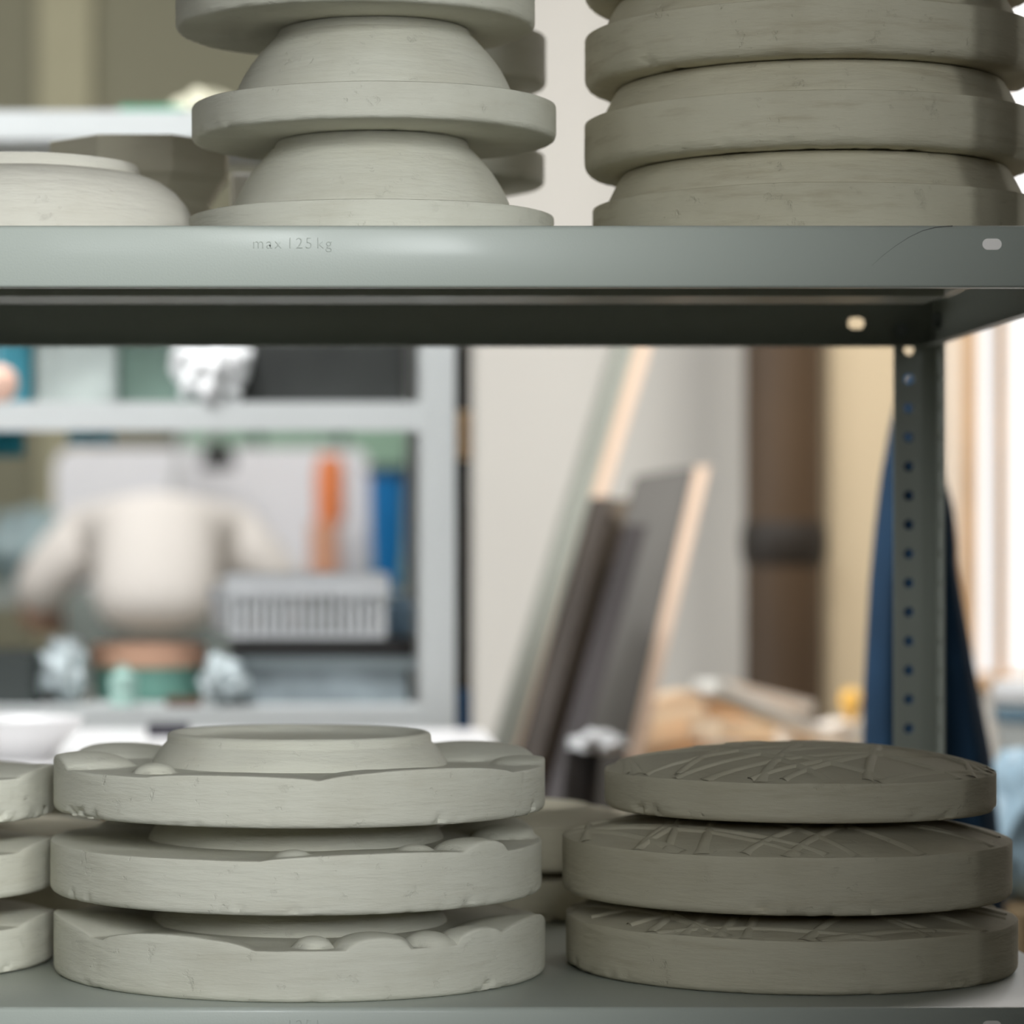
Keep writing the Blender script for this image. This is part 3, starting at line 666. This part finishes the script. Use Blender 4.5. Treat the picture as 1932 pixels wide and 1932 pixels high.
obj('bottle_top', lathe([(0, hh*.5), (.034, hh*.5), (.036, hh*.85), (.028, hh), (0, hh)], 32), mat('orange_plastic', (236, 138, 84), .45), ob, (.012, 0, 0), smooth=True)
obj('label_strip', bx(.036, .047, -.02, .02, hh*.5, hh*.92), mat('brown_strip', (104, 72, 48), .5), ob)
simple('blue_canister', lathe([(0, 0), (.032, 0), (.042, .10), (.046, hh*.86), (0, hh*.86)], 32), mat('strong_blue', (0, 112, 176), .4, var=.05), (X(732, DT-.1), DT-.05, ztop), 'bright blue tapered canister at the right end of the far bench', 'canister', smooth=True)
simple('navy_lid', lathe([(0, 0), (.052, 0), (.052, .02), (0, .02)], 32), mat('navy_lid', (20, 40, 66), .4), (X(732, DT-.1), DT-.05, ztop+hh*.86), 'dark navy lid lying on the bright blue canister', 'lid', smooth=True)
gc = empty('green_cabinet', (0, 0, 0), 'green wall cabinet above the far bench', 'cabinet')
gx0, gx1 = X(330, 8.0), X(800, 8.0); gz0, gz1 = Z(1120, 8.0), Z(640, 8.0)
obj('cabinet_body', bx(gx0, gx1, 7.95, 8.18, gz0, gz1), mat('dark_green', (66, 96, 76), .6), gc)
for k in range(3):
    a = gx0+(gx1-gx0)*(k+.06)/3; b_ = gx0+(gx1-gx0)*(k+.94)/3
    d_ = obj('door', bx(a, b_, 7.93, 7.95, gz0+.03, gz1-.03), mat('pale_green', (150, 182, 160), .6), gc); obj('handle', bx(b_-.03, b_-.02, 7.915, 7.93, gz0+.28, gz0+.4), mat('dark_handle', (60, 60, 58), .4), d_)
lm = empty('desk_lamp', (X(372, DT), DT+.02, ztop), 'black desk lamp head reaching in front of the white board', 'lamp')
zz = Z(858, DT)-ztop; xo = X(412, DT)-X(372, DT)
obj('lamp_shade', lathe([(0, 0), (.042, 0), (.04, .03), (.018, .065), (.012, .075), (0, .075)], 28), mat('black_lamp', (26, 28, 24), .5), lm, (xo, -.06, zz-.035), smooth=True)
obj('arm', tube(bmesh.new(), [(-.03, .02, .01), (-.06, 0, zz*.6), (-.03, -.03, zz+.09), (xo, -.06, zz+.045)], .008, 8), MATS['light_grey_paint'], lm, smooth=True)
obj('base', lathe([(0, 0), (.06, 0), (.06, .012), (0, .015)], 28), MATS['light_grey_paint'], lm, (-.03, .02, 0), smooth=True)
for k, (a, b_, py, c, col) in enumerate(((-30, 45, 862, 'teal towel hanging at the left picture edge under the middle rack board', (48, 140, 156)), (130, 215, 840, 'pale teal cloth hanging right of the teal towel', (110, 172, 184)))):
    D = 3.60; bm = bmesh.new(); n = 14; rows = []
    for i in range(n+1):
        u = X(a, D)+(X(b_, D)-X(a, D))*i/n; yy = .006*math.sin(i*1.6); rows.append([bm.verts.new((u, D+yy, z)) for z in (Z(py, D), (Z(py, D)+ZM)/2, ZM-.004)])
    for r0_, r1_ in zip(rows, rows[1:]):
        for j in range(2): bm.faces.new((r0_[j], r1_[j], r1_[j+1], r0_[j+1]))
    o = simple('hanging_cloth', bm, mat('cloth_%d' % k, col, .9), (0, 0, 0), c, 'cloth', 'cloths hung on the back of the rack', smooth=True); solid(o, .003)
simple('plastic_bag', crumple(.09, .07, .09, 21, .4), mat('blue_grey_bag', (140, 160, 164), .45, var=.25, vscale=12), (X(20, 6.9), 7.3, ztop+.088), 'blue-grey crumpled bag on the far bench left of the person', 'bag', 'crumpled plastic bags', smooth=True)

# ------------------------------------------------------------------ leaning boards in the middle
def plank(name, top, bot, wpx, D0, D1, depth, m, label, edge=None, edge_px=0, group='boards leaning against the wall', skew=0):
    """board whose face spans wpx; top/bot are (px,py) of its left face edge at depths D0 (top), D1 (bottom)"""
    P = [Vector((X(top[0], D0), D0, Z(top[1], D0))), Vector((X(bot[0], D1), D1, Z(bot[1], D1)))]
    d = (P[0]-P[1]).normalized(); k = (P[1].z-.44)/d.z; foot = P[1]-d*k         # run on down to the floor
    wv = Vector((wpx/F*((D0+D1)/2), 0, 0)); dv = Vector((0, depth, 0))
    bm = bmesh.new(); a = [foot, foot+wv, foot+wv+dv, foot+dv]; sk_ = Vector((0, 0, skew)); b = [P[0], P[0]+wv+sk_, P[0]+wv+dv+sk_, P[0]+dv]
    v = [bm.verts.new(p) for p in a+b]
    for f in ((0,3,2,1),(4,5,6,7),(0,1,5,4),(1,2,6,5),(2,3,7,6),(3,0,4,7)): bm.faces.new([v[i] for i in f])
    root = tag(obj(name, bm, m, None, bevel=.002), label, 'board', group)
    if edge:
        ev = Vector((edge_px/F*((D0+D1)/2), 0, 0)); bm = bmesh.new(); q = Vector((.0005, -.001, 0))
        a = [foot+wv, foot+wv+ev, foot+wv+ev+dv*1.02, foot+wv+dv*1.02]; b = [P[0]+wv+sk_, P[0]+wv+ev+sk_, P[0]+wv+ev+dv*1.02+sk_, P[0]+wv+dv*1.02+sk_]
        v = [bm.verts.new(p+q) for p in a+b]
        for f in ((0,3,2,1),(4,5,6,7),(0,1,5,4),(1,2,6,5),(2,3,7,6),(3,0,4,7)): bm.faces.new([v[i] for i in f])
        tag(obj('edge_strip', bm, edge, root, bevel=.001), 'pale bare wood edge')
    return root
GB = mat('grey_board', (140, 142, 132), .6, var=.06); PEACH = mat('bare_wood_edge', (222, 194, 170), .7, var=.04)
plank('leaning_board', (1228, 450), (940, 1400), 36, 4.2, 3.9, .10, GB, 'longest grey leaning board, rising out of view behind the near shelf', PEACH, 26)
plank('leaning_board', (1200, 898), (1072, 1400), 116, 3.85, 3.65, .02, mat('dark_grey_panel', (88, 84, 78), .55, var=.1, vscale=5), 'wide dark grey panel leaning right of the brown boards, pale edge on its right', PEACH, 26, skew=.012)
plank('leaning_board', (1118, 938), (988, 1400), 42, 3.55, 3.35, .03, mat('dark_brown_board', (60, 46, 32), .55, var=.15, vscale=6), 'dark brown board leaning left in the bundle')
plank('leaning_board', (1152, 942), (1030, 1400), 38, 3.6, 3.42, .03, mat('mid_brown_board', (100, 84, 64), .6, var=.12), 'mid brown board leaning between the two darker ones')
plank('leaning_board', (1178, 990), (1060, 1400), 46, 3.52, 3.30, .03, mat('black_brown_board', (42, 32, 32), .5, var=.12), 'shortest blackish brown board leaning in front of the grey panel')
D = 3.1
tag(obj('plinth', bx(.187, .435, 2.98, 4.3, 0, .4395), mat('plinth_wood', (120, 100, 78), .6, var=.1), bevel=.003), 'low brown plinth on which the leaning boards and the dark roll stand', 'plinth')
t = empty('roll', (X(1105, D), D, .44), 'dark brown roll standing below the leaning boards, topped by crumpled clear wrap', 'roll')
obj('core', tube(bmesh.new(), [(-.012, 0, 0), (0, 0, Z(1405, D)-.44)], hpx(34, D), 20), mat('dark_roll', (28, 22, 18), .5), t, smooth=True)
obj('clear_wrap', crumple(hpx(50, D), .03, hpx(20, D), 33, .5), mat('clear_wrap', (214, 214, 214), .25, var=.15, vscale=40), t, (.012, 0, Z(1402, D)-.44), smooth=True)

# brown pillar and beige pier in front of the wall
D = 4.75; x0, x1 = X(1405, D), X(1552, D); cx = (x0+x1)/2; rr = (x1-x0)/2
t = empty('pillar', (cx, D, 0), 'dark brown round pillar with a shadow built as a darker band, before the wall', 'pillar')
obj('shaft', lathe([(0, 0), (rr, 0), (rr, 3.0), (0, 3.0)], 40), mat('brown_pillar', (70, 52, 32), .6, var=.2, vscale=2.5), t, smooth=True)
bz0, bz1 = Z(1065, D), Z(985, D)
obj('band', lathe([(0, bz0), (rr*1.03, bz0), (rr*1.1, bz0+.02), (rr*1.1, bz1-.02), (rr*1.03, bz1), (0, bz1)], 40), mat('shadow_band', (32, 24, 14), .6, var=.1), t, smooth=True)  # shadow across the pillar, built as a dark raised ring
D = 4.8
struct('trim_2', bx(X(1566, D), X(1725, D), D, YW-.01, 0, 3.0), mat('beige_pier', (196, 178, 148), .8, var=.03, vscale=2))

# scrap wood on a crate
D = 3.9; zc_ = Z(1425, D)
ct = empty('crate', (X(1425, D), D, 0), 'wooden crate carrying the scrap wood', 'crate')
CW = mat('crate_wood', (206, 168, 124), .65, var=.15)
cw_ = .25
for k in range(5):
    z0 = .02+(zc_-.03)*k/5
    for q in (-.17, .155): obj('slat', bx(-cw_/2, cw_/2, q, q+.015, z0, z0+zc_/5-.02), CW, ct)
    for q in (-cw_/2, cw_/2-.015): obj('slat', bx(q, q+.015, -.155, .155, z0, z0+zc_/5-.02), CW, ct)
for sx in (-1, 1):
    for sy in (-1, 1): obj('corner_post', bx(sx*cw_/2-.02 if sx > 0 else -cw_/2, cw_/2 if sx > 0 else -cw_/2+.02, sy*.14-.015, sy*.14+.015, 0, zc_), CW, ct)
obj('top', bx(-cw_/2, cw_/2, -.17, .17, zc_-.012, zc_), CW, ct)
gS = 'scrap wood pieces piled on the crate'
scr = [((1180, 1408), (1330, 1392), 30, 3.80, 'pale scrap batten lying at the left end of the pile', (244, 210, 172)),
       ((1200, 1375), (1345, 1352), 34, 3.88, 'pale scrap wood piece second from the left in the pile', (248, 220, 186)),
       ((1205, 1335), (1310, 1322), 30, 3.98, 'scrap wood offcut at the back left of the pile', (246, 216, 180)),
       ((1320, 1372), (1450, 1385), 44, 3.84, 'thick pale scrap piece in the middle of the pile', (250, 224, 192)),
       ((1350, 1335), (1450, 1350), 30, 3.94, 'brownish scrap piece under the long whitish battens', (206, 160, 112)),
       ((1318, 1290), (1560, 1395), 24, 3.74, 'long whitish batten slanting down to the right over the pile', (254, 246, 236)),
       ((1340, 1292), (1525, 1340), 22, 4.05, 'shorter whitish batten slanting at the top of the pile', (252, 240, 228)),
       ((1480, 1398), (1615, 1385), 44, 3.86, 'whitish scrap board at the right end of the pile beside the blue apron', (254, 244, 234))]
for k, (a, b_, th, D, lab, col) in enumerate(scr):
    p0 = Vector((X(a[0], D), D-.05, Z(a[1], D))); p1 = Vector((X(b_[0], D), D+.06, Z(b_[1], D))); d = (p1-p0).normalized(); up_ = Vector((0, 0, 1)); sd = d.cross(up_).normalized(); u = sd.cross(d)
    bm = bmesh.new(); h = th/F*D/2; v = []
    for p in (p0, p1):
        for s, q in ((-1, -1), (1, -1), (1, 1), (-1, 1)): v.append(bm.verts.new(p+sd*.022*s+u*h*q))
    for f in ((0, 1, 2, 3), (7, 6, 5, 4), (0, 4, 5, 1), (1, 5, 6, 2), (2, 6, 7, 3), (3, 7, 4, 0)): bm.faces.new([v[i] for i in f])
    simple('scrap_wood', bm, mat('scrap_%d' % k, col, .65, var=.1, vscale=14), (0, 0, 0), lab, 'scrap wood', gS, bevel=.001)
D = 3.86
simple('yellow_bulb', lathe([(0, 0), (.006, 0), (.008, .012), (.0135, .024), (.0135, .032), (.008, .040), (0, .042)], 28), mat('amber_plastic', (250, 196, 92), .4), (X(1606, D), D, Z(1362, D)), 'small amber knob standing on the right end of the scrap pile', 'knob', smooth=True)

# blue apron on a stand behind the near post
D = 2.75
ap = bmesh.new()
Lf = [(690, 1722), (700, 1712), (740, 1694), (800, 1680), (900, 1662), (1000, 1650), (1100, 1641), (1200, 1635), (1300, 1630), (1450, 1627), (1600, 1624), (1760, 1622)]
Rt = [(690, 1744), (700, 1756), (740, 1766), (800, 1776), (900, 1784), (960, 1800), (1020, 1806), (1060, 1806), (1120, 1816), (1200, 1830), (1300, 1848), (1420, 1872), (1600, 1890), (1760, 1900)]
def ip(tb, y):
    for (a, b), (c, d) in zip(tb, tb[1:]):
        if a <= y <= c: return b+(d-b)*(y-a)/(c-a)
    return tb[-1][1]
ys = [690+(1760-690)*i/60 for i in range(61)]; n = 40; fr_, bk_ = [], []
for y in ys:
    l, r = ip(Lf, y), ip(Rt, y); f0, b0_ = [], []
    for k in range(n+1):
        u = k/n; x = X(l+(r-l)*u, D); th_ = .035*math.sin(PI*u)**.6*min(1, (y-660)/200)
        fold = .010*math.sin(u*17+y*.002)*min(1, (y-680)/300)*math.sin(PI*u)
        f0.append(ap.verts.new((x, D-th_+fold, Z(y, D)))); b0_.append(ap.verts.new((x, D+th_*.6+.002+fold*.5, Z(y, D))))
    fr_.append(f0); bk_.append(b0_)
for A, flip in ((fr_, 0), (bk_, 1)):
    for a, b in zip(A, A[1:]):
        for k in range(n): ap.faces.new((a[k], a[k+1], b[k+1], b[k]) if not flip else (a[k], b[k], b[k+1], a[k+1]))
for k in (0, n):
    for i in range(60): ap.faces.new((fr_[i][k], fr_[i+1][k], bk_[i+1][k], bk_[i][k]))
for i in (0, 60):
    for k in range(n): ap.faces.new((fr_[i][k], bk_[i][k], bk_[i][k+1], fr_[i][k+1]))
simple('apron', ap, mat('denim_blue', (26, 62, 92), .85, var=.22, vscale=14, bump=.4, bscale=200), (0, 0, 0), 'dark blue apron hanging behind the near right post', 'apron', smooth=True)
cs = empty('coat_stand', (X(1733, D+.06), D+.06, 0), 'slim stand carrying the blue apron', 'stand')
obj('pole', tube(bmesh.new(), [(0, 0, 0), (0, 0, Z(680, D))], .009, 12), mat('dark_pole', (50, 50, 48), .4), cs, smooth=True)
obj('base', lathe([(0, 0), (.10, 0), (.10, .015), (0, .02)], 40), MATS['dark_pole'], cs, smooth=True)
obj('hook', tube(bmesh.new(), [(0, 0, Z(690, D)), (0, -.05, Z(690, D)), (0, -.07, Z(682, D))], .004, 8), MATS['dark_pole'], cs, smooth=True)

# bucket, box and bag at the right edge
D = 3.4; tz = Z(1455, D)
sb = empty('side_bench', (X(2010, D), D, 0), 'low bench at the right edge carrying a lidded bucket', 'bench')
obj('bench_top', bx(-.10, .4, -.16, .16, tz-.03, tz), mat('bench_wood', (140, 112, 84), .6), sb)
for a in (-.09, .36):
    for y in (-.14, .11): obj('leg', bx(a, a+.03, y, y+.03, 0, tz-.03), MATS['bench_wood'], sb)
bk = empty('bucket', (X(1968, D), D, tz), 'grey-white bucket with a white lid at the right picture edge', 'bucket')
bh = Z(1318, D)-tz; r = hpx(92, D)
obj('bucket_body', lathe([(0, 0), (r*.9, 0), (r, bh*.92), (r, bh), (0, bh)], 48), mat('pale_bucket', (196, 202, 200), .4, var=.08, vscale=25), bk, smooth=True)
obj('stripe', lathe([(r*.98, bh*.70), (r*1.012, bh*.70), (r*1.02, bh*.9), (r*.99, bh*.9)], 48), mat('blue_stripe', (120, 150, 168), .4), bk, smooth=True)
obj('lid', lathe([(0, bh), (r*1.05, bh), (r*1.05, bh+.012), (r*.98, bh+.02), (0, bh+.02)], 48), mat('white_lid', (244, 244, 244), .35, var=0), bk, smooth=True)
simple('plastic_bag', crumple(.062, .07, .075, 44, .4), mat('blue_white_bag', (176, 204, 220), .4, var=.35, vscale=22, bump=.5, bscale=50), (X(1965, 3.0), 2.98, Z(1600, 3.0)+.02), 'blue and white crumpled bag at the right edge below the bucket', 'bag', 'crumpled plastic bags', smooth=True)
pt = empty('box', (X(1975, 3.0), 2.98, 0), 'brown cardboard box under the blue and white bag', 'box')
obj('box_body', bx(-.05, .14, -.1, .1, 0, Z(1600, 3.0)-.05), mat('cardboard', (150, 128, 96), .8), pt)
